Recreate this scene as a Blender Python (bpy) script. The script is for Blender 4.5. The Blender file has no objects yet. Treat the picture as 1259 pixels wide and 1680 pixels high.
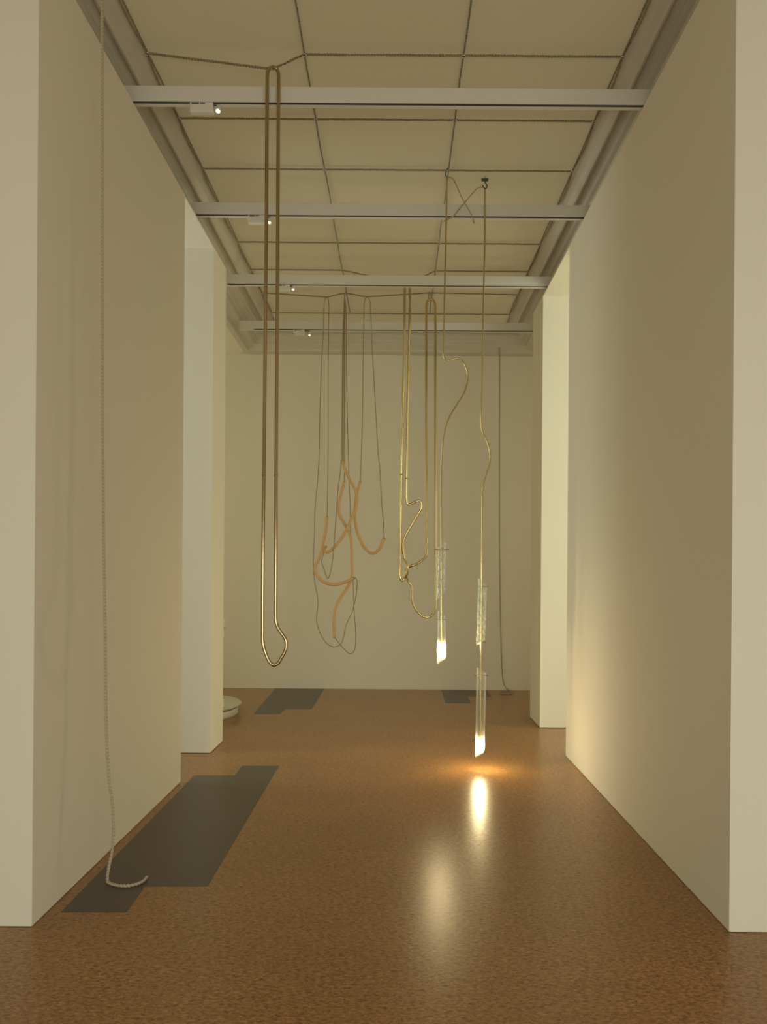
import bpy, math
from mathutils import Vector, Matrix

S = bpy.context.scene
COL = S.collection
F, PX, PY, CAM = 1300.0, 650.0, 939.0, Vector((0, 0, 1.5))
TH = math.radians(0.445)
CS, SN = math.cos(TH), math.sin(TH)

def uv(px, py):
    dx, dy = px - PX, PY - py
    return dx * CS - dy * SN, dx * SN + dy * CS

def P(px, py, y):                    # point at depth y seen at a pixel of the survey
    u, v = uv(px, py)
    return Vector((u * y / F, y, 1.5 + v * y / F))

def G(px, py, z=0.0):                # point of the floor (height z) seen at a pixel
    u, v = uv(px, py)
    y = F * (z - 1.5) / v
    return Vector((u * y / F, y, z))

# ------------------------------------------------------------------ materials
def mat(name, col, rough=0.6, metal=0.0, spec=None, bump=None, var=None, coat=0.0, coat_rough=0.1):
    m = bpy.data.materials.new(name); m.use_nodes = True
    n, l = m.node_tree.nodes, m.node_tree.links
    b = n['Principled BSDF']
    b.inputs['Base Color'].default_value = (*col, 1)
    b.inputs['Roughness'].default_value = rough
    b.inputs['Metallic'].default_value = metal
    if spec is not None: b.inputs['Specular IOR Level'].default_value = spec
    b.inputs['Coat Weight'].default_value = coat
    b.inputs['Coat Roughness'].default_value = coat_rough
    tc = n.new('ShaderNodeTexCoord')
    if var:
        nz = n.new('ShaderNodeTexNoise'); nz.inputs['Scale'].default_value = var[0]; nz.inputs['Detail'].default_value = 4
        l.new(tc.outputs['Object'], nz.inputs['Vector'])
        mx = n.new('ShaderNodeMix'); mx.data_type = 'RGBA'
        mx.inputs[6].default_value = (*[c * (1 - var[1]) for c in col], 1)
        mx.inputs[7].default_value = (*[min(1, c * (1 + var[1])) for c in col], 1)
        l.new(nz.outputs['Fac'], mx.inputs[0]); l.new(mx.outputs[2], b.inputs['Base Color'])
    if bump:
        nb = n.new('ShaderNodeTexNoise'); nb.inputs['Scale'].default_value = bump[0]; nb.inputs['Detail'].default_value = 5
        l.new(tc.outputs['Object'], nb.inputs['Vector'])
        bp = n.new('ShaderNodeBump'); bp.inputs['Strength'].default_value = bump[1]; bp.inputs['Distance'].default_value = bump[2]
        l.new(nb.outputs['Fac'], bp.inputs['Height']); l.new(bp.outputs['Normal'], b.inputs['Normal'])
    return m

M = {}
M['wall'] = mat('painted_wall', (0.80, 0.755, 0.66), 0.75, spec=0.25, bump=(220, 0.12, 0.001), var=(1.3, 0.012))
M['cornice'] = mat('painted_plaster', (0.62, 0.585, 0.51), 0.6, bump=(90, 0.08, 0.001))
M['beam'] = mat('white_metal', (0.74, 0.72, 0.67), 0.4)
M['slot'] = mat('dark_slot', (0.05, 0.045, 0.04), 0.6)
M['rope'] = mat('hemp_rope', (0.38, 0.30, 0.20), 0.9, bump=(400, 0.5, 0.001), var=(60, 0.15))
M['pale_rope'] = mat('pale_hemp_rope', (0.50, 0.43, 0.31), 0.9, bump=(400, 0.5, 0.001), var=(60, 0.12))
M['grey_rope'] = mat('weathered_rope', (0.40, 0.36, 0.28), 0.9, bump=(400, 0.5, 0.001), var=(60, 0.12))
M['brass'] = mat('brass', (0.47, 0.365, 0.21), 0.17, 1.0, bump=(30, 0.03, 0.002))
M['brass_pale'] = mat('pale_brass', (0.66, 0.54, 0.29), 0.15, 1.0, bump=(30, 0.03, 0.002))
M['brass_dark'] = mat('dark_brass', (0.30, 0.20, 0.10), 0.35, 1.0)
M['peach'] = mat('peach_ceramic', (0.74, 0.48, 0.235), 0.35, bump=(60, 0.05, 0.002))
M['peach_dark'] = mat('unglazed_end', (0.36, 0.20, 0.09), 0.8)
M['cord'] = mat('brown_cord', (0.36, 0.265, 0.155), 0.8)
M['steel'] = mat('dark_steel', (0.10, 0.10, 0.10), 0.45, 0.6)
M['eyelet'] = mat('bright_steel', (0.6, 0.6, 0.6), 0.25, 1.0)
M['inlay'] = mat('dark_linoleum', (0.080, 0.060, 0.045), 0.36, spec=0.5, bump=(25, 0.02, 0.002), var=(14, 0.06))
M['stone'] = mat('pale_stone', (0.58, 0.56, 0.43), 0.4, bump=(30, 0.1, 0.003), var=(9, 0.06))
M['white'] = mat('white_plaster', (0.80, 0.78, 0.68), 0.4, bump=(60, 0.1, 0.002))
M['plug'] = mat('pale_green_plastic', (0.42, 0.42, 0.26), 0.5)

def emis(name, col, st):
    m = bpy.data.materials.new(name); m.use_nodes = True
    b = m.node_tree.nodes['Principled BSDF']
    b.inputs['Base Color'].default_value = (0.8, 0.8, 0.8, 1)
    b.inputs['Emission Color'].default_value = (*col, 1)
    b.inputs['Emission Strength'].default_value = st
    return m
BULBC = (715, 570, 305)
M['bulb'] = emis('glowing_bulb', tuple(c / max(BULBC) for c in BULBC), max(BULBC))
M['lens_on'] = emis('lit_lens', (0.80, 1.0, 0.62), 2.2)
M['lens_warm'] = emis('dim_lens', (1.0, 0.97, 0.8), 0.9)

# ceiling cloth: thin fabric, partly letting light from above through
def cloth():
    m = bpy.data.materials.new('ceiling_cloth'); m.use_nodes = True
    n, l = m.node_tree.nodes, m.node_tree.links
    n.remove(n['Principled BSDF']); out = n['Material Output']
    d = n.new('ShaderNodeBsdfDiffuse'); t = n.new('ShaderNodeBsdfTranslucent')
    d.inputs['Color'].default_value = (0.72, 0.66, 0.50, 1); t.inputs['Color'].default_value = (0.72, 0.66, 0.50, 1)
    tc = n.new('ShaderNodeTexCoord')
    nz = n.new('ShaderNodeTexNoise'); nz.inputs['Scale'].default_value = 1.6; nz.inputs['Detail'].default_value = 5
    l.new(tc.outputs['Object'], nz.inputs['Vector'])
    bp = n.new('ShaderNodeBump'); bp.inputs['Strength'].default_value = 0.5; bp.inputs['Distance'].default_value = 0.02
    l.new(nz.outputs['Fac'], bp.inputs['Height'])
    l.new(bp.outputs['Normal'], d.inputs['Normal'])
    mx = n.new('ShaderNodeMixShader'); mx.inputs[0].default_value = 0.40
    l.new(d.outputs[0], mx.inputs[1]); l.new(t.outputs[0], mx.inputs[2]); l.new(mx.outputs[0], out.inputs[0])
    return m
M['cloth'] = cloth()

def glass(name, milky, rough, bump):
    m = bpy.data.materials.new(name); m.use_nodes = True
    n, l = m.node_tree.nodes, m.node_tree.links
    n.remove(n['Principled BSDF']); out = n['Material Output']
    tr = n.new('ShaderNodeBsdfTransparent'); tr.inputs['Color'].default_value = (0.985, 0.99, 0.98, 1)
    gl = n.new('ShaderNodeBsdfGlossy'); gl.inputs['Roughness'].default_value = rough
    tl = n.new('ShaderNodeBsdfTranslucent'); tl.inputs['Color'].default_value = (0.95, 0.97, 0.92, 1)
    df = n.new('ShaderNodeBsdfDiffuse'); df.inputs['Color'].default_value = (0.95, 0.97, 0.92, 1)
    lw = n.new('ShaderNodeLayerWeight'); lw.inputs['Blend'].default_value = 0.12
    tc = n.new('ShaderNodeTexCoord')
    nz = n.new('ShaderNodeTexNoise'); nz.inputs['Scale'].default_value = 32; nz.inputs['Detail'].default_value = 3
    l.new(tc.outputs['Object'], nz.inputs['Vector'])
    bp = n.new('ShaderNodeBump'); bp.inputs['Strength'].default_value = bump; bp.inputs['Distance'].default_value = 0.004
    l.new(nz.outputs['Fac'], bp.inputs['Height'])
    l.new(bp.outputs['Normal'], gl.inputs['Normal']); l.new(bp.outputs['Normal'], lw.inputs['Normal'])
    m1 = n.new('ShaderNodeMixShader'); l.new(lw.outputs['Facing'], m1.inputs[0])
    l.new(tr.outputs[0], m1.inputs[1]); l.new(gl.outputs[0], m1.inputs[2])
    m2 = n.new('ShaderNodeMixShader'); m2.inputs[0].default_value = 0.5
    l.new(tl.outputs[0], m2.inputs[1]); l.new(df.outputs[0], m2.inputs[2])
    m3 = n.new('ShaderNodeMixShader')
    if bump > 0.3:                                   # seedy glass: milky flecks
        rp = n.new('ShaderNodeMapRange'); rp.inputs[1].default_value = 0.5; rp.inputs[2].default_value = 0.72
        rp.inputs[3].default_value = milky * 0.4; rp.inputs[4].default_value = milky * 3
        l.new(nz.outputs['Fac'], rp.inputs[0]); l.new(rp.outputs[0], m3.inputs[0])
    else:
        fm = n.new('ShaderNodeMapRange'); fm.inputs[3].default_value = milky; fm.inputs[4].default_value = milky + 0.3
        l2 = n.new('ShaderNodeLayerWeight'); l2.inputs['Blend'].default_value = 0.12
        l.new(l2.outputs['Facing'], fm.inputs[0]); l.new(fm.outputs[0], m3.inputs[0])
    l.new(m1.outputs[0], m3.inputs[1]); l.new(m2.outputs[0], m3.inputs[2]); l.new(m3.outputs[0], out.inputs[0])
    return m
M['glass'] = glass('clear_glass', 0.05, 0.06, 0.1)
M['seedy'] = glass('seedy_glass', 0.20, 0.10, 0.5)

def cork():
    m = bpy.data.materials.new('cork_floor'); m.use_nodes = True
    n, l = m.node_tree.nodes, m.node_tree.links
    b = n['Principled BSDF']
    tc = n.new('ShaderNodeTexCoord')
    mp = n.new('ShaderNodeMapping'); mp.inputs['Scale'].default_value = (1.0, 1.7, 1)
    l.new(tc.outputs['Object'], mp.inputs['Vector'])
    def noise(sc, det, dist=0.0):
        k = n.new('ShaderNodeTexNoise'); k.inputs['Scale'].default_value = sc; k.inputs['Detail'].default_value = det
        k.inputs['Distortion'].default_value = dist
        l.new(mp.outputs[0], k.inputs['Vector']); return k
    def ramp(src, pts):
        r = n.new('ShaderNodeValToRGB'); e = r.color_ramp.elements
        while len(e) < len(pts): e.new(0.5)
        for i, (p, c) in enumerate(pts):
            e[i].position = p; e[i].color = (*c, 1)
        l.new(src, r.inputs[0]); return r
    a = noise(52, 5, 0.8)
    base = ramp(a.outputs['Fac'], [(0.32, (0.145, 0.066, 0.018)), (0.46, (0.288, 0.143, 0.046)), (0.56, (0.357, 0.181, 0.059)), (0.72, (0.49, 0.262, 0.096))])
    f = noise(24, 4, 1.6)
    fl = ramp(f.outputs['Fac'], [(0.27, (0.52, 0.46, 0.40)), (0.37, (1, 1, 1))])
    g = noise(1.1, 3)
    gl = ramp(g.outputs['Fac'], [(0.3, (0.92, 0.92, 0.92)), (0.7, (1.05, 1.05, 1.05))])
    m1 = n.new('ShaderNodeMix'); m1.data_type = 'RGBA'; m1.blend_type = 'MULTIPLY'; m1.inputs[0].default_value = 1
    l.new(base.outputs[0], m1.inputs[6]); l.new(fl.outputs[0], m1.inputs[7])
    m2 = n.new('ShaderNodeMix'); m2.data_type = 'RGBA'; m2.blend_type = 'MULTIPLY'; m2.inputs[0].default_value = 1
    l.new(m1.outputs[2], m2.inputs[6]); l.new(gl.outputs[0], m2.inputs[7])
    l.new(m2.outputs[2], b.inputs['Base Color'])
    b.inputs['Roughness'].default_value = 0.30
    b.inputs['Specular IOR Level'].default_value = 0.5
    bp = n.new('ShaderNodeBump'); bp.inputs['Strength'].default_value = 0.06; bp.inputs['Distance'].default_value = 0.001
    l.new(a.outputs['Fac'], bp.inputs['Height']); l.new(bp.outputs['Normal'], b.inputs['Normal'])
    return m
M['cork'] = cork()

# ------------------------------------------------------------------ mesh helpers
class MB:
    def __init__(s): s.v = []; s.f = []
    def add(s, vs, fs):
        k = len(s.v); s.v += [tuple(p) for p in vs]; s.f += [tuple(i + k for i in f) for f in fs]; return s
    def box(s, x0, x1, y0, y1, z0, z1):
        vs = [(x, y, z) for x in (x0, x1) for y in (y0, y1) for z in (z0, z1)]
        return s.add(vs, [(0, 1, 3, 2), (4, 6, 7, 5), (0, 4, 5, 1), (2, 3, 7, 6), (0, 2, 6, 4), (1, 5, 7, 3)])
    def build(s, name, m, parent=None, smooth=False, bevel=0):
        me = bpy.data.meshes.new(name); me.from_pydata(s.v, [], s.f); me.update()
        import bmesh
        bm = bmesh.new(); bm.from_mesh(me); bmesh.ops.recalc_face_normals(bm, faces=bm.faces); bm.to_mesh(me); bm.free()
        if smooth:
            for p in me.polygons: p.use_smooth = True
        o = bpy.data.objects.new(name, me); COL.objects.link(o); me.materials.append(M[m])
        if smooth:
            md = o.modifiers.new('split', 'EDGE_SPLIT'); md.split_angle = math.radians(45)
        if bevel:
            b = o.modifiers.new('bevel', 'BEVEL'); b.width = bevel; b.segments = 2
        if parent:
            o.parent = parent; o.matrix_parent_inverse = Matrix.Translation(-parent.location)
        return o

def catmull(pts, n=8):
    out = []
    for i in range(len(pts) - 1):
        p0 = pts[max(i - 1, 0)]; p1 = pts[i]; p2 = pts[i + 1]; p3 = pts[min(i + 2, len(pts) - 1)]
        if i == 0: p0 = p1 + (p1 - p2)
        if i + 2 > len(pts) - 1: p3 = p2 + (p2 - p1)
        # centripetal
        t0 = 0; t1 = t0 + max((p1 - p0).length, 1e-6) ** 0.5; t2 = t1 + max((p2 - p1).length, 1e-6) ** 0.5; t3 = t2 + max((p3 - p2).length, 1e-6) ** 0.5
        for k in range(n):
            t = t1 + (t2 - t1) * k / n
            A1 = p0 * ((t1 - t) / (t1 - t0)) + p1 * ((t - t0) / (t1 - t0))
            A2 = p1 * ((t2 - t) / (t2 - t1)) + p2 * ((t - t1) / (t2 - t1))
            A3 = p2 * ((t3 - t) / (t3 - t2)) + p3 * ((t - t2) / (t3 - t2))
            B1 = A1 * ((t2 - t) / (t2 - t0)) + A2 * ((t - t0) / (t2 - t0))
            B2 = A2 * ((t3 - t) / (t3 - t1)) + A3 * ((t - t1) / (t3 - t1))
            out.append(B1 * ((t2 - t) / (t2 - t1)) + B2 * ((t - t1) / (t2 - t1)))
    out.append(pts[-1]); return out

def resample(pts, step):
    out = [pts[0]]; acc = 0
    for a, b in zip(pts, pts[1:]):
        L = (b - a).length
        if L < 1e-9: continue
        k = max(1, int(round(L / step)))
        for i in range(1, k + 1): out.append(a.lerp(b, i / k))
    return out

def tube(mb, pts, r, seg=12, twist=0.0, lobes=0, closed=False, lobe_depth=0.32):
    n = len(pts)
    tang = []
    for i in range(n):
        if closed: t = pts[(i + 1) % n] - pts[i - 1]
        else: t = pts[min(i + 1, n - 1)] - pts[max(i - 1, 0)]
        tang.append(t.normalized())
    t0 = tang[0]
    ref = Vector((0, 0, 1)) if abs(t0.z) < 0.9 else Vector((1, 0, 0))
    nrm = (ref - t0 * ref.dot(t0)).normalized()
    vs = []; s = 0; fr = []
    for i in range(n):
        if i:
            nrm = (nrm - tang[i] * nrm.dot(tang[i])).normalized(); s += (pts[i] - pts[i - 1]).length
        bn = tang[i].cross(nrm)
        for k in range(seg):
            a = 2 * math.pi * k / seg
            rr = r
            if lobes: rr = r * (1 - lobe_depth * (0.5 - 0.5 * math.cos(lobes * a)))
            b = a + twist * s
            vs.append(pts[i] + (nrm * math.cos(b) + bn * math.sin(b)) * rr)
    fs = []
    m = n if closed else n - 1
    for i in range(m):
        for k in range(seg):
            a, b = i * seg + k, i * seg + (k + 1) % seg
            c, d = ((i + 1) % n) * seg + (k + 1) % seg, ((i + 1) % n) * seg + k
            fs.append((a, b, c, d))
    if not closed:
        fs.append(tuple(range(seg))[::-1]); fs.append(tuple((n - 1) * seg + k for k in range(seg)))
    mb.add(vs, fs); return mb

def lathe(mb, prof, c, seg=48):
    vs = []; fs = []
    for (r, z) in prof:
        for k in range(seg):
            a = 2 * math.pi * k / seg; vs.append((c[0] + r * math.cos(a), c[1] + r * math.sin(a), c[2] + z))
    for i in range(len(prof) - 1):
        for k in range(seg):
            fs.append((i * seg + k, i * seg + (k + 1) % seg, (i + 1) * seg + (k + 1) % seg, (i + 1) * seg + k))
    fs.append(tuple(range(seg))); fs.append(tuple((len(prof) - 1) * seg + k for k in range(seg)))
    mb.add(vs, fs); return mb

def empty(name, loc, label, cat, group=None):
    o = bpy.data.objects.new(name, None); COL.objects.link(o); o.location = loc; o.empty_display_size = 0.1
    return tag(o, label, cat, group)
def tag(o, label, cat, group=None):
    o['label'] = label; o['category'] = cat
    if group: o['group'] = group
    return o
def struct(mb, name, m, **k):
    o = mb.build(name, m, **k); o['kind'] = 'structure'; return o

# ------------------------------------------------------------------ setting
XL, XR = -1.517, 1.41
HL, HR = 1.5 + 2.650, 1.5 + 2.693
HC = 4.5
YN, YL1, YL2, YL3 = 3.324, 5.62, 6.51, 6.98
YR1, YR2, YR3 = 6.526, 7.70, 8.27
YB = 10.17
TW = 0.14

struct(MB().box(-5.2, 5.2, -4.0, 11.2, -0.1, 0), 'floor', 'cork')
# left partition: side wall, its return across the front, and the pier beyond the opening
left = MB().box(XL - TW, XL, YN, YL1, 0.003, HL).box(-5.0, XL - TW, YN, YN + TW, 0.003, HL)
struct(left, 'wall_left', 'wall')
struct(MB().box(-5.0, XL, YL2, YL3, 0.005, HL), 'wall_left_rear', 'wall')
struct(MB().box(-5.0, XL, YN, YL3, HL, HL + 0.012), 'ceiling_left', 'wall')
right = MB().box(XR, XR + TW, YN, YR1, 0.003, HR).box(XR + TW, 5.0, YN, YN + TW, 0.003, HR)
struct(right, 'wall_right', 'wall')
struct(MB().box(XR, 5.0, YR2, YR3, 0.005, HR), 'wall_right_rear', 'wall')
struct(MB().box(XR, 5.0, YN, YR3, HR, HR + 0.012), 'ceiling_right', 'wall')
struct(MB().box(-5.0, 5.0, YB, YB + 0.12, 0, 1.5 + 2.79), 'wall_back', 'wall')
struct(MB().box(-5.0, -4.86, YN + TW, YB, 0, 1.5 + 2.83), 'wall_left_outer', 'wall')
struct(MB().box(4.86, 5.0, YN + TW, YB, 0, 1.5 + 2.83), 'wall_right_outer', 'wall')
struct(MB().box(-4.86, -1.94, YL3, YB, 1.5 + 2.782, 1.5 + 2.83), 'ceiling_left_rear', 'wall')
struct(MB().box(1.76, 4.86, YR3, YB, 1.5 + 2.782, 1.5 + 2.83), 'ceiling_right_rear', 'wall')

# stretched cloth ceiling: gentle sag between the ropes
CXC = -0.088
ROPX = [-1.466, -0.556, 0.368, 1.292]
ROWY = [4.596 + 0.6565 * k for k in range(-4, 8)]
mb = MB(); nx, ny = 60, 240; y0c, y1c = 1.0, 9.75
vs = []
for j in range(ny + 1):
    for i in range(nx + 1):
        x = CXC - 1.42 + 2.84 * i / nx; y = y0c + (y1c - y0c) * j / ny
        s = abs(math.sin(math.pi * (y - ROWY[0]) / 0.6565)) ** 0.6 * 0.010
        vs.append((x, y, HC + 0.028 - s))
fs = [(j * (nx + 1) + i, j * (nx + 1) + i + 1, (j + 1) * (nx + 1) + i + 1, (j + 1) * (nx + 1) + i) for j in range(ny) for i in range(nx)]
mb.add(vs, fs)
struct(mb, 'ceiling', 'cloth', smooth=True)

# cornice
PR = [(1.395, 3.025), (1.455, 3.000), (1.465, 2.975), (1.472, 2.955), (1.486, 2.946), (1.500, 2.950), (1.510, 2.964), (1.512, 2.994), (1.565, 2.972),
      (1.570, 2.935), (1.600, 2.930), (1.606, 2.915), (1.660, 2.895), (1.668, 2.870), (1.695, 2.862), (1.700, 2.838), (1.790, 2.805),
      (1.800, 2.782), (1.850, 2.778), (1.860, 2.778)]
def cornice(name, path, extra=()):
    mb = MB(); pr = PR + list(extra)
    vs = []
    for (w, h) in pr:
        for q in path(w): vs.append((q[0], q[1], 1.5 + h))
    fs = [(2 * i, 2 * i + 1, 2 * i + 3, 2 * i + 2) for i in range(len(pr) - 1)]
    mb.add(vs, fs)
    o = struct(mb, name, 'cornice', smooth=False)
    return o
YBK = 10.05
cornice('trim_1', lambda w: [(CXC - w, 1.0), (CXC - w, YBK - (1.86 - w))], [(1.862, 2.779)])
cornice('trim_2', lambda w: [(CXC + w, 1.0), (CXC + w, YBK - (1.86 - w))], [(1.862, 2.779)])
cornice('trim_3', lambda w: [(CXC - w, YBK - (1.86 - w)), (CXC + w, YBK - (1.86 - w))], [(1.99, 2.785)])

# dark rectangles let into the cork floor
def patch(pts, label):
    g = [G(*p) for p in pts]; n = len(g)
    vs = [(p.x, p.y, 0.0006) for p in g] + [(p.x, p.y, -0.004) for p in g]
    fs = [tuple(range(n)), tuple(range(2 * n - 1, n - 1, -1))] + [(i, (i + 1) % n, n + (i + 1) % n, n + i) for i in range(n)]
    o = MB().add(vs, fs).build('floor_patch', 'inlay')
    return tag(o, label, 'floor patch', 'dark grey floor patches')
patch([(99, 1497), (208, 1497), (238, 1454.5), (341, 1454.5), (458.5, 1256.3), (397.5, 1256.3), (385, 1272), (319, 1272)],
      'long dark grey stepped floor patch beside the left wall, under the rope end')
patch([(416, 1171.5), (460, 1171.7), (468, 1163.3), (512, 1163.7), (532.5, 1129.8), (452, 1129.2)],
      'small dark grey floor patch at the back wall, left of the two there')
patch([(731, 1153.6), (773, 1154), (768, 1143), (807.5, 1143.5), (798.5, 1132.2), (724, 1131.4)],
      'small dark grey floor patch at the back wall behind the glass lamps')

# ------------------------------------------------------------------ rope net under the cloth
net = empty('rope_net', (CXC, 6, HC), 'net of brown ropes stretched under the pale cloth ceiling', 'rope net')
def rope(pts, r, name, m, parent=None, step=0.012, seg=10, pitch=0.05, n=8, lobes=3, lobe_depth=0.32):
    q = resample(catmull(pts, n) if len(pts) > 2 and n > 1 else pts, step)
    return tube(MB(), q, r, seg, 2 * math.pi / pitch, lobes, lobe_depth=lobe_depth).build(name, m, parent, smooth=True)
def rp(x, y, z=HC, jit=0): return Vector((x, y, z))
for k, y in enumerate(ROWY):
    pts = [rp(x, y) for x in ROPX]
    if k == 4:
        hang = P(448, 113.5, 4.590); pts.insert(1, hang)
    elif k == 9:
        pts[1:1] = []
        a = P(668, 466, y); pts = pts[:2] + [a] + pts[2:]
    elif k == 10:
        pts = [pts[0], P(537, 487.5, y), P(566, 480.5, y), P(601.5, 487, y), P(706, 480.5, y), pts[3]]
    # slight wobble between knots
    q = [pts[0]]
    for a, b in zip(pts, pts[1:]):
        L = (b - a).length; m = max(2, int(L / 0.05))
        for i in range(1, m + 1):
            w = 0.0018 * math.sin(i * 2.3 + k * 1.7) if i < m else 0
            q.append(a.lerp(b, i / m) + Vector((0, w, w)))
    rope(q, 0.0085, 'cross_rope', 'rope', net, step=0.02, seg=8, n=1)
for j, x in enumerate(ROPX):
    q = []
    for k, (a, b) in enumerate(zip(ROWY, ROWY[1:])):
        for i in range(8):
            s = i / 8; q.append(Vector((x + (0.004 * math.sin(k * 2.1 + j) * math.sin(math.pi * s)), a + (b - a) * s, HC + 0.004)))
    q.append(Vector((x, ROWY[-1], HC + 0.004)))
    if j == 1: pass
    rope(q, 0.0075, 'lengthwise_rope', 'grey_rope', net, step=0.02, seg=8, n=1)
    for y in ROWY[2:]:
        c = Vector((x, y, HC - 0.004))
        pts = [c + Vector((0.012 * math.cos(t * math.pi / 6), 0.012 * math.sin(t * math.pi / 6), 0)) for t in range(12)]
        e = tube(MB(), pts, 0.0035, 8, closed=True).build('eyelet', 'eyelet', net, smooth=True)
# rope edge loops along both borders of the cloth
for sx in (-1, 1):
    q = []; x0 = ROPX[0] if sx < 0 else ROPX[-1]
    for i in range(0, 180):
        y = 2.0 + i * 0.0425
        ph = (y - ROWY[0]) / 0.6565 * math.pi
        q.append(Vector((x0 + sx * (0.005 + 0.013 * abs(math.sin(ph))), y, HC + 0.006)))
    rope(q, 0.005, 'edge_rope', 'rope', net, step=0.03, seg=6, n=1)

# ------------------------------------------------------------------ beams with lighting track and spotlights
HB = 1.5 + 2.720
BY = [F * 2.720 / v for v in (767.5, 583.5, 470.0, 396.5)]
bl = ['nearest white metal beam spanning the passage under the ceiling', 'second nearest white metal beam under the ceiling, behind the crossed lamp cables',
      'third white metal beam under the ceiling, just in front of the hanging tubing', 'farthest white metal beam, hanging in front of the rear cornice']
for y, lb in zip(BY, bl):
    e = empty('track_beam', (CXC, y, HB), lb, 'beam', 'white beams across the passage')
    MB().box(-1.79, 1.68, y, y + 0.030, HB + 0.008, HB + 0.100).build('beam_body', 'beam', e, bevel=0.002)
    MB().box(-1.62, 1.60, y + 0.003, y + 0.014, HB + 0.002, HB + 0.0085).build('track_slot', 'slot', e)
    MB().box(-1.79, 1.68, y + 0.014, y + 0.040, HB - 0.002, HB + 0.008).build('track_rail', 'beam', e, bevel=0.001)
    for x in (-1.80, 1.68):
        MB().box(x, x + 0.012, y - 0.01, y + 0.04, HB - 0.004, HB + 0.125).build('end_bracket', 'cornice', e)
spots = [(0, 312, 350, 357.5, 181, 'lens_on', 'white track spotlight with greenish lit lens on the nearest beam'),
         (1, 409, 436, 442, 364.5, 'lens_warm', 'white track spotlight on the second nearest beam, beside the tall loop'),
         (2, 457, 478, 481, 474.5, 'lens_warm', 'white track spotlight on the third beam, right of the tall loop'),
         (3, 484.5, 503, 508, 549.5, 'lens_warm', 'white track spotlight on the farthest beam')]
for bi, x0, x1, xl, yl, lm, lb in spots:
    y = BY[bi]; a = P(x0, 170, y).x; b = P(x1, 170, y).x
    yt = {0: 168, 1: 355, 2: 467, 3: 542}[bi]; yb = {0: 184.5, 1: 366, 2: 477, 3: 549.5}[bi]
    zb = P(x0, yb, y).z; zt = HB + 0.004; ls = P(xl, yl, y)
    e = empty('track_spotlight', ((a + b) / 2, y, zt), lb, 'spotlight', 'spotlights on the beams')
    MB().box(a, b, y - 0.006, y + 0.030, zb, zt).build('housing', 'beam', e, bevel=0.004)
    MB().box(a + 0.010, a + (b - a) * 0.40, y - 0.0075, y - 0.0058, zt - 0.013, zt - 0.004).build('adapter_mark', 'slot', e)
    MB().box(a + (b - a) * 0.44, a + (b - a) * 0.66, y - 0.0075, y - 0.0058, zt - 0.011, zt - 0.005).build('adapter_mark', 'slot', e)
    sc = 0.016
    h = lathe(MB(), [(0.006, 0.052), (sc, 0.050), (sc, 0.0), (sc * 0.8, -0.002)], (0, 0, 0), 20)
    o = h.build('lamp_head', 'beam', e, smooth=True)
    R = Matrix.Translation(Vector((ls.x, y + 0.006, ls.z))) @ Matrix.Rotation(math.radians(-28), 4, 'X')
    for v in o.data.vertices: v.co = R @ v.co
    l = lathe(MB(), [(sc * 0.80, -0.003), (sc * 0.6, -0.005), (sc * 0.3, -0.007)], (0, 0, 0), 20).build('lens', lm, o, smooth=True)
    l.matrix_parent_inverse = Matrix.Identity(4)
    for v in l.data.vertices: v.co = R @ v.co
    tube(MB(), [Vector((b - 0.004, y + 0.012, zt - 0.01)), Vector((ls.x, y + 0.012, zt - 0.012)), Vector((ls.x, y + 0.010, ls.z + 0.045))], 0.004, 8).build('swivel_arm', 'slot', e, smooth=True)

# ------------------------------------------------------------------ hanging things
def path(pts, y, n=8, y2=None):
    """pixels -> points; depth y, or running from y to y2 with height"""
    out = []
    ys = [p[1] for p in pts]; a, b = min(ys), max(ys)
    for p in pts:
        d = y if y2 is None else y + (y2 - y) * (p[1] - a) / (b - a)
        if len(p) > 2: d += p[2]
        out.append(P(p[0], p[1], d))
    return catmull(out, n)
def sweep(name, m, pts, r, parent, seg=16, closed=False):
    if closed: pts = pts[:-1]
    return tube(MB(), pts, r, seg, closed=closed).build(name, m, parent, smooth=True)
def collar(name, m, a, b, r, parent, seg=20):
    return tube(MB(), [a, b], r, seg).build(name, m, parent, smooth=True)

# tall brass loop
YT = ROWY[4] - 0.012
t = empty('brass_loop', P(449, 1092, YT), 'tall narrow brass tube loop with a kinked bottom, hanging from the front ceiling rope', 'sculpture', 'hanging brass loops')
R_T = 0.0105
pts = [(448, 110, 0), (442.5, 112.5, -0.01), (439.3, 120, -0.015), (438.6, 135, -0.01), (438.2, 200), (437.3, 350), (435.4, 560), (433.2, 780), (431.8, 900), (431, 1000), (431, 1035), (431, 1050),
       (433.2, 1063), (438.4, 1078), (443, 1086.5), (449.3, 1091.0), (455.7, 1088.5), (462, 1079), (468.4, 1067), (470.2, 1058), (468.4, 1048.5),
       (462, 1038.6), (455.7, 1028.5), (452.8, 1019), (452.2, 1008), (452.3, 980), (452.8, 900), (453.2, 780), (454.8, 560), (456, 350), (456.8, 200), (457.2, 135, 0.01), (456.8, 121, 0.015), (453.5, 112.5, 0.01), (448, 110, 0)]
sweep('loop_tube', 'brass', path(pts, YT, 8), R_T, t, 20, closed=True)
for x, y in ((433.2, 780), (453.2, 780)):
    collar('joint_sleeve', 'brass_dark', P(x, y - 1.2, YT), P(x, y + 1.2, YT), R_T * 1.08, t)

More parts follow.
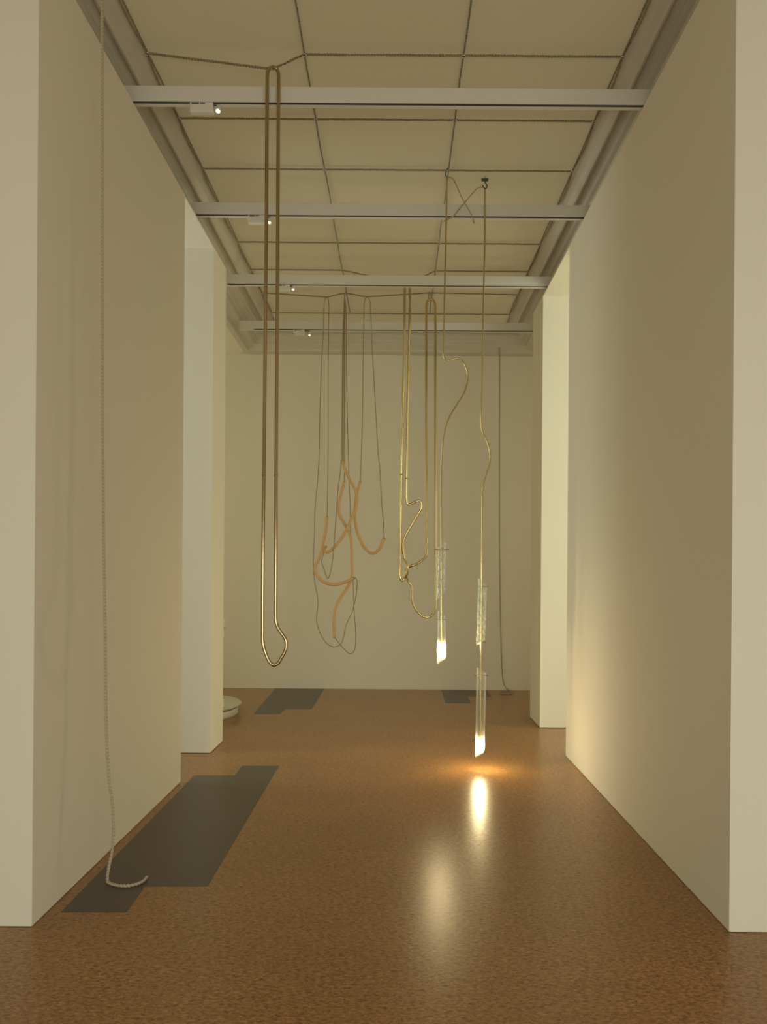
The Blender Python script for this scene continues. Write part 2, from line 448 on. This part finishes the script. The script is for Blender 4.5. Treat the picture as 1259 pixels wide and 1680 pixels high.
# two linked brass loops
YA0, YA1, YB0 = ROWY[9], 8.22, ROWY[10]
t = empty('brass_loop', P(661, 952, YA1), 'brass tube loop with a zigzag bend, left of the two linked loops', 'sculpture', 'hanging brass loops')
R_S = 0.0125
pts = [(668, 464), (665.0, 468), (664.0, 480), (663.6, 560), (660.8, 680), (658.7, 785), (657.6, 870), (656.9, 925), (656.8, 946), (658.0, 950.5), (661.3, 952.2), (664.5, 948), (668.6, 939.5, -0.02), (669.0, 930, -0.025),
       (664.5, 917), (661.6, 904), (661.7, 891), (665, 880), (676.6, 859.5), (687, 842), (691.3, 834), (691.6, 826), (688.5, 821.6), (684, 822), (674, 827), (670, 827.5), (667.6, 822), (667, 812), (667.3, 785), (668.6, 680), (671.6, 560), (672.6, 480), (671.5, 468), (668, 464)]
sweep('loop_tube', 'brass_pale', path(pts, YA0, 8, YA1), R_S, t, 16, closed=True)
for x, y in ((658.9, 779), (667.4, 785)):
    collar('joint_sleeve', 'brass_dark', P(x, y - 1, YA0 + (YA1 - YA0) * (y - 464) / 488), P(x, y + 1, YA0 + (YA1 - YA0) * (y - 464) / 488), R_S * 1.08, t)
YB1 = 8.24
t = empty('brass_loop', P(702, 1013, YB1), 'brass tube loop with a wide curved bottom, right of the two linked loops', 'sculpture', 'hanging brass loops')
pts = [(707, 491), (703, 492.5), (700.2, 498), (699.8, 510), (699.6, 600), (699.8, 700), (700.2, 800), (700.4, 880), (701.2, 900), (700, 910), (695, 917), (686, 924), (675, 928.6), (669.5, 932, 0.03), (665.2, 937, 0.035), (665.0, 944, 0.03), (669, 951.5), (675, 961),
       (676.2, 972), (676.6, 986), (682, 998), (690, 1008), (697, 1012), (704, 1012.4), (711, 1007), (715, 998), (715.2, 980), (714.9, 880), (714.9, 800), (714.8, 700), (714.6, 600), (714.4, 510), (713.8, 498), (711, 492.5), (707, 491)]
sweep('loop_tube', 'brass_pale', path(pts, YB0, 8, YB1), R_S, t, 16, closed=True)
lk = [P(705, 479, YB0)] + [P(705.5 + dx, yy, YB0 - 0.012) for dx, yy in ((-1.6, 484), (-1, 489))] + [P(707, 493, YB0)] + [P(705.5 + dx, yy, YB0 + 0.012) for dx, yy in ((2.6, 489), (1.6, 484))] + [P(705, 479, YB0)]
sweep('hanging_link', 'rope', catmull(lk, 6), 0.006, t, 8, closed=True)

# peach tubes on brown cords
YP = ROWY[10]
t = empty('tube_sculpture', P(549, 1070, YP), 'tangle of peach curved tubes hung on thin brown cords', 'sculpture')
tubes = [
 [(562.3, 756), (565.7, 768), (574, 787), (582.5, 802), (586, 817), (584, 834), (576.4, 851.4), (568, 870.7), (557, 888), (546.4, 899.6), (538, 905.6), (532, 904, .01), (530.8, 899.5, .04), (534.5, 897.3, .07)],
 [(536.8, 848), (534.6, 868.6), (530.4, 890), (524, 915), (517.2, 930.5), (519, 941.8), (529.3, 953.5), (547, 959.2), (565.7, 955.4), (581, 948.4)],
 [(565.3, 790.4, .04), (559.3, 812.9, .04), (555.6, 832, .05), (558.2, 847, .06), (567.9, 864.3, .08), (574.6, 878, .08), (577, 895, .08), (577.4, 922, .08), (577.6, 945.7, .08), (572, 960.7, .06), (559.3, 980, .03), (550.9, 997), (548, 1018.6), (549, 1045.4)],
 [(591.4, 790.4, .09), (585.5, 810.7, .09), (582.6, 834.3, .09), (583.2, 855.7, .08), (589.3, 881.4, .05), (600, 900.7, 0), (611.8, 907.8, -.03), (622.5, 900.7, -.05), (630.4, 884, -.06)]]
for tb in tubes:
    q = path(tb, YP, 8); o = sweep('curved_tube', 'peach', q, 0.0165, t, 18)
    for a, b in ((q[0], q[1]), (q[-1], q[-2])):
        d = (a - b).normalized(); tube(MB(), [a - d * 0.003, a + d * 0.006], 0.0155, 14).build('tube_end', 'peach_dark', o, smooth=True)
cords = [
 [(537, 848), (538.2, 780), (538.6, 700), (538.8, 600), (539.6, 530), (539.4, 495), (537, 487.5), (533.5, 491), (531.8, 505), (530.8, 540), (527.6, 600), (525, 680), (524, 740), (521.8, 783), (517, 836), (516, 879), (514.3, 922), (516.4, 954), (521.8, 986), (519.8, 1018.6), (526, 1040), (537.9, 1057), (548.6, 1061.5), (559.3, 1057), (564.6, 1042), (567.9, 1026), (578, 1004), (581.8, 990.7), (585.4, 969), (586, 953), (583.5, 948), (581.5, 948.6)],
 [(562.3, 756), (562.8, 700), (563.4, 600), (564.6, 520), (566, 480.5)],
 [(563.5, 757), (564.8, 700), (565.2, 600), (565.6, 520), (566.2, 481)],
 [(565.3, 790.4, .04), (566, 740, .03), (566.4, 650), (566.6, 560), (566.4, 481)],
 [(566, 480.5), (568.4, 520), (568.8, 600, .03), (570, 680, .08), (571.7, 740, .12), (573, 793.6, .14), (574.7, 825.7, .14), (575.4, 868, .14), (578.5, 920, .14), (579.8, 954, .1), (581, 997, .05), (584, 1050), (580.7, 1069), (574.3, 1072.6), (565.7, 1065.7), (557, 1056), (549.4, 1046)],
 [(565.8, 480.5), (563, 540), (561.8, 640), (560.4, 740), (559, 772), (555.2, 800), (551.8, 847, -.02), (548.6, 890, -.04), (545.4, 922), (541, 944), (538, 949.4), (535.5, 944), (531, 932, .04), (528, 920, .06), (534.5, 898, .075)],
 [(591.4, 790.4, .09), (593.4, 740, .08), (595, 680, .05), (596, 600), (597.2, 530), (598.2, 495), (601.5, 487), (606, 491), (608, 505), (610, 550), (613.6, 620), (617, 680), (620.4, 740), (623.6, 772, -.02), (626.8, 825.7, -.04), (630, 868.6, -.06), (630.4, 884, -.06)]]
for c in cords:
    sweep('cord', 'cord', path(c, YP, 6), 0.0042, t, 8)

# glass lamps
def glass_tube(px_t, y_tl, y_tr, px_b, y_bl, y_br, half, Y, m, parent, name='glass_tube'):
    """slanted-end tube; px_* axis at the top / bottom, y_*l / y_*r heights of the cut on the left / right"""
    a = P(px_t, (y_tl + y_tr) / 2, Y); b = P(px_b, (y_bl + y_br) / 2, Y); r = half * Y / F; ri = r - 0.0032
    st = (P(px_t, y_tl, Y).z - P(px_t, y_tr, Y).z) / 2; sb = (P(px_b, y_bl, Y).z - P(px_b, y_br, Y).z) / 2
    seg, rows = 40, 16; vs = []; fs = []
    for sh in (r, ri):
        for j in range(rows + 1):
            s = j / rows
            for k in range(seg):
                an = 2 * math.pi * k / seg; cx = math.cos(an)
                c = a.lerp(b, s); slant = (st * (1 - s) + sb * s) * (-cx)
                wob = 1.0
                if m == 'seedy': wob = 1 + 0.05 * math.sin(9 * s + 2 * an) * math.sin(3 * an + 5 * s)
                vs.append((c.x + sh * wob * cx, c.y + sh * wob * math.sin(an), c.z + slant))
    N = (rows + 1) * seg
    for o in (0, N):
        for j in range(rows):
            for k in range(seg):
                q = (o + j * seg + k, o + j * seg + (k + 1) % seg, o + (j + 1) * seg + (k + 1) % seg, o + (j + 1) * seg + k)
                fs.append(q if o == 0 else q[::-1])
    for k in range(seg):
        k2 = (k + 1) % seg
        fs.append((k, k2, N + k2, N + k)); e = rows * seg
        fs.append((e + k, N + e + k, N + e + k2, e + k2))
    return MB().add(vs, fs).build(name, m, parent, smooth=True)

def lamp(root_label, rodpts, Y, glasses, pins, sleeve, bulb, cable, plug, hanger):
    t = empty('pendant_lamp', P(bulb[0], bulb[1] + 16, Y), root_label, 'lamp', 'glass and brass pendant lamps')
    r = 0.0068
    sweep('brass_rod', 'brass_pale', path(rodpts, Y, 8), r, t, 14)
    for g in glasses: glass_tube(*g[:-1], Y, g[-1], t)
    for (x0, x1, y, m) in pins:
        collar('crossbar', m, P(x0, y, Y), P(x1, y, Y), 0.0032, t, 8)
    a = P(sleeve[0], sleeve[1], Y); b = P(sleeve[2], sleeve[3], Y)
    collar('socket_sleeve', 'brass_pale', a, b, 0.0145, t)
    c = P(bulb[0], bulb[1], Y)
    bl = lathe(MB(), [(0.003, 0.030), (0.010, 0.026), (0.0135, 0.014), (0.0145, 0.0), (0.013, -0.013), (0.009, -0.022), (0.003, -0.027)], c, 16).build('bulb', 'bulb', t, smooth=True)
    sweep('cable', 'cord', path(cable, Y, 8), 0.0035, t, 8)
    (x0, y0), (x1, y1) = plug
    p0, p1 = P(x0, y0, Y), P(x1, y1, Y)
    collar('cable_end', 'plug', p0, p1, 0.0065, t, 8)
    sweep('hanger', hanger[0], path(hanger[1], Y, 6), hanger[2], t, 8)
    return t
Y1 = ROWY[6]
lamp('brass rod and glass lamp with a wide bulging curve, its bulb hanging higher',
     [(733.5, 292), (733, 330), (731.6, 400), (729.5, 500), (728.0, 560), (727.6, 578), (730, 588), (736, 591.6), (744, 589), (752, 588), (761, 595), (767, 609), (768, 623), (761.8, 645), (749.4, 665), (737.4, 685.5), (729.2, 712), (725.7, 742), (724.7, 772), (724.2, 880), (724.2, 950), (724.4, 1020), (724.6, 1040)],
     Y1, [(725, 898, 888, 723.6, 984, 972, 7.3, 'seedy'), (724.6, 1001, 1012, 724.8, 1089, 1078, 7.3, 'glass')],
     [(713.5, 737, 901, 'brass_dark'), (715.5, 733, 1017, 'brass_pale')], (724.5, 1017, 724.7, 1058), (724.7, 1066),
     [(733.5, 291), (738, 290.8), (744, 294), (748.5, 303), (755, 318), (763, 333), (771, 347), (776, 357), (777, 360)], ((776.2, 359), (778, 367)),
     ('steel', [(734, 292), (731.5, 287), (733, 280), (735, 276)], 0.004))
Y2 = 6.035
t2 = lamp('brass rod and glass lamp with a slight bend, its bulb just above the floor',
     [(795.8, 312), (795.4, 400), (793.6, 500), (792.4, 560), (791, 640), (790.2, 685), (791.6, 706), (798, 720), (803.4, 736), (805, 750), (802.4, 766.5), (797, 782.7), (793, 799), (792, 815), (791.5, 870), (790.6, 938), (789.3, 1052), (788.7, 1100), (788.2, 1190)],
     Y2, [(791.8, 948, 960, 789, 1059, 1049, 7.6, 'seedy'), (790.2, 1095, 1105, 787.6, 1241.5, 1230, 8.0, 'glass')],
     [(784, 802, 962, 'brass_pale'), (780, 797, 1053, 'brass_pale'), (777.5, 802, 1108, 'brass_pale')], (788.4, 1179, 787.8, 1214), (787.5, 1223),
     [(795.8, 308), (789, 307.4), (783, 309.5), (775, 318), (763, 332), (753, 344), (746, 353), (743, 357)], ((743.5, 356), (728, 363.5)),
     ('steel', [(795.5, 311), (799, 307), (798.8, 303), (796.6, 300), (796, 296)], 0.0045))
sweep('hook_tip', 'steel', path([(795.8, 309.5), (793.5, 307), (792, 303.5)], Y2, 6), 0.0042, t2, 8)
a = P(790.3, 297, Y2); b = P(801.5, 293, Y2); HC2 = P(796, 293, Y2).z
MB().box(a.x, b.x, Y2 - 0.008, Y2 + 0.008, a.z, b.z).build('ceiling_plate', 'steel', t2, bevel=0.002)
MB().box((a.x + b.x) / 2 - 0.004, (a.x + b.x) / 2 + 0.004, Y2 - 0.004, Y2 + 0.004, b.z, HC + 0.026).build('plate_stem', 'plug', t2)

# free ropes
YR = 3.80
pts = [(167.5, -82), (168, 0), (168.3, 200), (168.3, 450), (168.6, 700), (170, 880), (171.5, 960), (173, 1080), (174.2, 1180), (176, 1232), (178.9, 1278), (185, 1326), (186, 1370), (183.5, 1398), (178.9, 1420), (176.2, 1436)]
pp = [P(x, y, YR) for x, y in pts]
pp[0].z = HC + 0.02
pp += [G(176.4, 1445, 0.0085), G(183, 1449.5, 0.0085), G(196, 1452.5, 0.0085), G(211, 1453, 0.0085), G(226, 1450, 0.0085), G(236, 1445, 0.0085), G(241.5, 1438.5, 0.012)]
o = rope(pp, 0.0080, 'hanging_rope', 'pale_rope', None, step=0.004, seg=15, pitch=0.050, lobe_depth=0.5)
tag(o, 'pale twisted rope hanging beside the left wall, its end lying on the dark patch', 'rope')
YF = 9.93
pts = [(820, 540), (820, 620), (819.8, 760), (820, 914), (821.6, 1019), (823.7, 1088), (826.2, 1119), (830, 1128), (834, 1131.5)]
pp = [P(x, y, YF) for x, y in pts]; pp[0].z = HC + 0.02
pp += [G(835.5, 1133.6, .008), G(829, 1134, .008), G(822, 1136, .008), G(821, 1137.6, .008), G(828, 1138.4, .008), G(838, 1138.2, .008), G(840, 1136.8, .008), G(834, 1135.6, .022), G(828, 1134.4, .022)]
o = rope(pp, 0.0085, 'hanging_rope', 'grey_rope', None, step=0.012, seg=9, pitch=0.045)
tag(o, 'thin greyish rope hanging to a small coil at the back wall, right side', 'rope')

# round plinth with a white turned object, half hidden by the left pier
c = Vector((-2.24, 8.30, 0))
t = empty('round_plinth', c, 'low round pale stone plinth of two layers beyond the left pier', 'plinth')
lathe(MB(), [(0.580, 0.0), (0.586, 0.006), (0.586, 0.064), (0.580, 0.070)], c, 96).build('lower_drum', 'stone', t, smooth=True)
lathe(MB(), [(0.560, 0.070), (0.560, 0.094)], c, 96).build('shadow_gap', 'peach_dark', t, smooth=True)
lathe(MB(), [(0.600, 0.094), (0.618, 0.099), (0.620, 0.110), (0.610, 0.118)], c, 96).build('top_slab', 'stone', t, smooth=True)
YV = 8.06
def zz(py): return P(366, py, YV).z
def rr(px, cx): return (px - cx) * YV / F
cx = 345.0; ct = P(cx, 1162, YV)
prof = [(rr(367, cx), 0.0), (rr(367.3, cx), zz(1155) - ct.z), (rr(366, cx), zz(1148) - ct.z), (rr(362, cx), zz(1142) - ct.z), (rr(361, cx), zz(1128) - ct.z), (rr(364.8, cx), zz(1126) - ct.z),
        (rr(364.8, cx), zz(1124) - ct.z), (rr(361, cx), zz(1121) - ct.z), (rr(361.5, cx), zz(1104) - ct.z), (rr(364.8, cx), zz(1101) - ct.z), (rr(364.6, cx), zz(1099) - ct.z), (rr(361, cx), zz(1097) - ct.z), (rr(361.5, cx), zz(1079) - ct.z),
        (rr(364.6, cx), zz(1077) - ct.z), (rr(364.4, cx), zz(1075) - ct.z), (rr(361, cx), zz(1072) - ct.z), (rr(362, cx), zz(1054) - ct.z), (rr(365, cx), zz(1050) - ct.z), (rr(366.3, cx), zz(1044) - ct.z), (rr(366.3, cx), zz(1035.5) - ct.z),
        (rr(369.5, cx), zz(1034) - ct.z), (rr(370, cx), zz(1032) - ct.z), (rr(366, cx), zz(1031) - ct.z), (rr(371, cx), zz(1029.5) - ct.z), (rr(372.5, cx), zz(1027) - ct.z), (rr(369, cx), zz(1025) - ct.z),
        (rr(365, cx), zz(1023) - ct.z), (rr(367.6, cx), zz(1020) - ct.z), (rr(367.6, cx), zz(1017) - ct.z), (rr(364, cx), zz(1014.5) - ct.z), (rr(355, cx), zz(1012) - ct.z)]
ct.z = 0.118
s = zz(1162) - 0.118
prof = [(r, z + (0 if z == 0 else s)) for r, z in prof]
o = lathe(MB(), prof, ct, 48).build('white_column', 'white', None, smooth=True)
tag(o, 'white turned column with ringed top standing on the round plinth', 'sculpture')

# ------------------------------------------------------------------ light
W = bpy.data.worlds.new('World'); S.world = W; W.use_nodes = True
WORLD = (0.345, 0.291, 0.198)
W.node_tree.nodes['Background'].inputs[0].default_value = (*WORLD, 1)

def area(name, loc, target, sx, sy, power, col):
    L = bpy.data.lights.new(name, 'AREA'); L.shape = 'RECTANGLE'; L.size = sx; L.size_y = sy; L.energy = power; L.color = col
    o = bpy.data.objects.new(name, L); COL.objects.link(o); o.location = loc
    d = Vector(target) - Vector(loc); o.rotation_euler = d.to_track_quat('-Z', 'Y').to_euler(); return o
# daylight of the rooms on either side and of the gallery behind the camera, plus added rear and side fills
def col3(c): m = max(c); return tuple(x / m for x in c), m
LIGHTS = {'left': (2, 3, 2), 'right': (48, 54, 44), 'gallery': (118, 122, 102), 'rear_left': (33, 32, 19), 'rear_right': (32, 30, 21), 'left_side': (47, 52, 49), 'right_side': (54, 55, 35)}
def lit(k, name, loc, target, sx, sy):
    c, p = col3(LIGHTS[k]); area(name, loc, target, sx, sy, p, c)
lit('left', 'side_room_daylight_left', (-3.2, 3.9, 2.2), (-2.4, 6.5, 1.9), 2.0, 3.4)
lit('right', 'side_room_daylight_right', (3.2, 4.0, 2.2), (2.4, 7.7, 1.9), 2.0, 3.4)
lit('gallery', 'gallery_daylight', (0.9, -1.9, 0.95), (0.4, 3.3, 0.5), 6.0, 1.6)
lit('rear_left', 'rear_fill_left', (-4.6, 8.9, 2.2), (1.4, 7.2, 2.0), 2.4, 3.2)  # added fill in the left alcove, brightens the back wall
lit('rear_right', 'rear_fill_right', (4.6, 8.9, 2.2), (1.6, 6.0, 2.0), 1.4, 3.2)  # added fill in the right alcove, tilted away from the back wall
lit('left_side', 'side_fill_left', (-4.7, 5.9, 2.2), (1.4, 6.1, 2.2), 1.2, 3.2)  # added fill, not a window: lifts the right wall through the left opening
lit('right_side', 'side_fill_right', (4.7, 7.1, 2.2), (-1.5, 6.9, 2.2), 1.2, 3.2)  # added fill, no window here: brightens the left pier across the passage

# ------------------------------------------------------------------ camera
cd = bpy.data.cameras.new('Camera'); cam = bpy.data.objects.new('Camera', cd); COL.objects.link(cam)
cd.sensor_fit = 'VERTICAL'; cd.sensor_height = 36.0; cd.sensor_width = 36.0 * 1259 / 1680
cd.lens = 36.0 * F / 1680.0
cd.shift_x = -(PX - 629.5) / 1680.0
cd.shift_y = (PY - 840.0) / 1680.0
r = Vector((CS, 0, SN)); up = Vector((-SN, 0, CS)); back = Vector((0, -1, 0))
m = Matrix.Identity(4)
for i in range(3):
    m[i][0], m[i][1], m[i][2], m[i][3] = r[i], up[i], back[i], CAM[i]
cam.matrix_world = m
cd.clip_start = 0.05; cd.clip_end = 100
S.camera = cam
S.view_settings.view_transform = 'Standard'
S.view_settings.look = 'None'
S.view_settings.exposure = 0.0
S.view_settings.gamma = 1.0
S.view_settings.use_curve_mapping = False
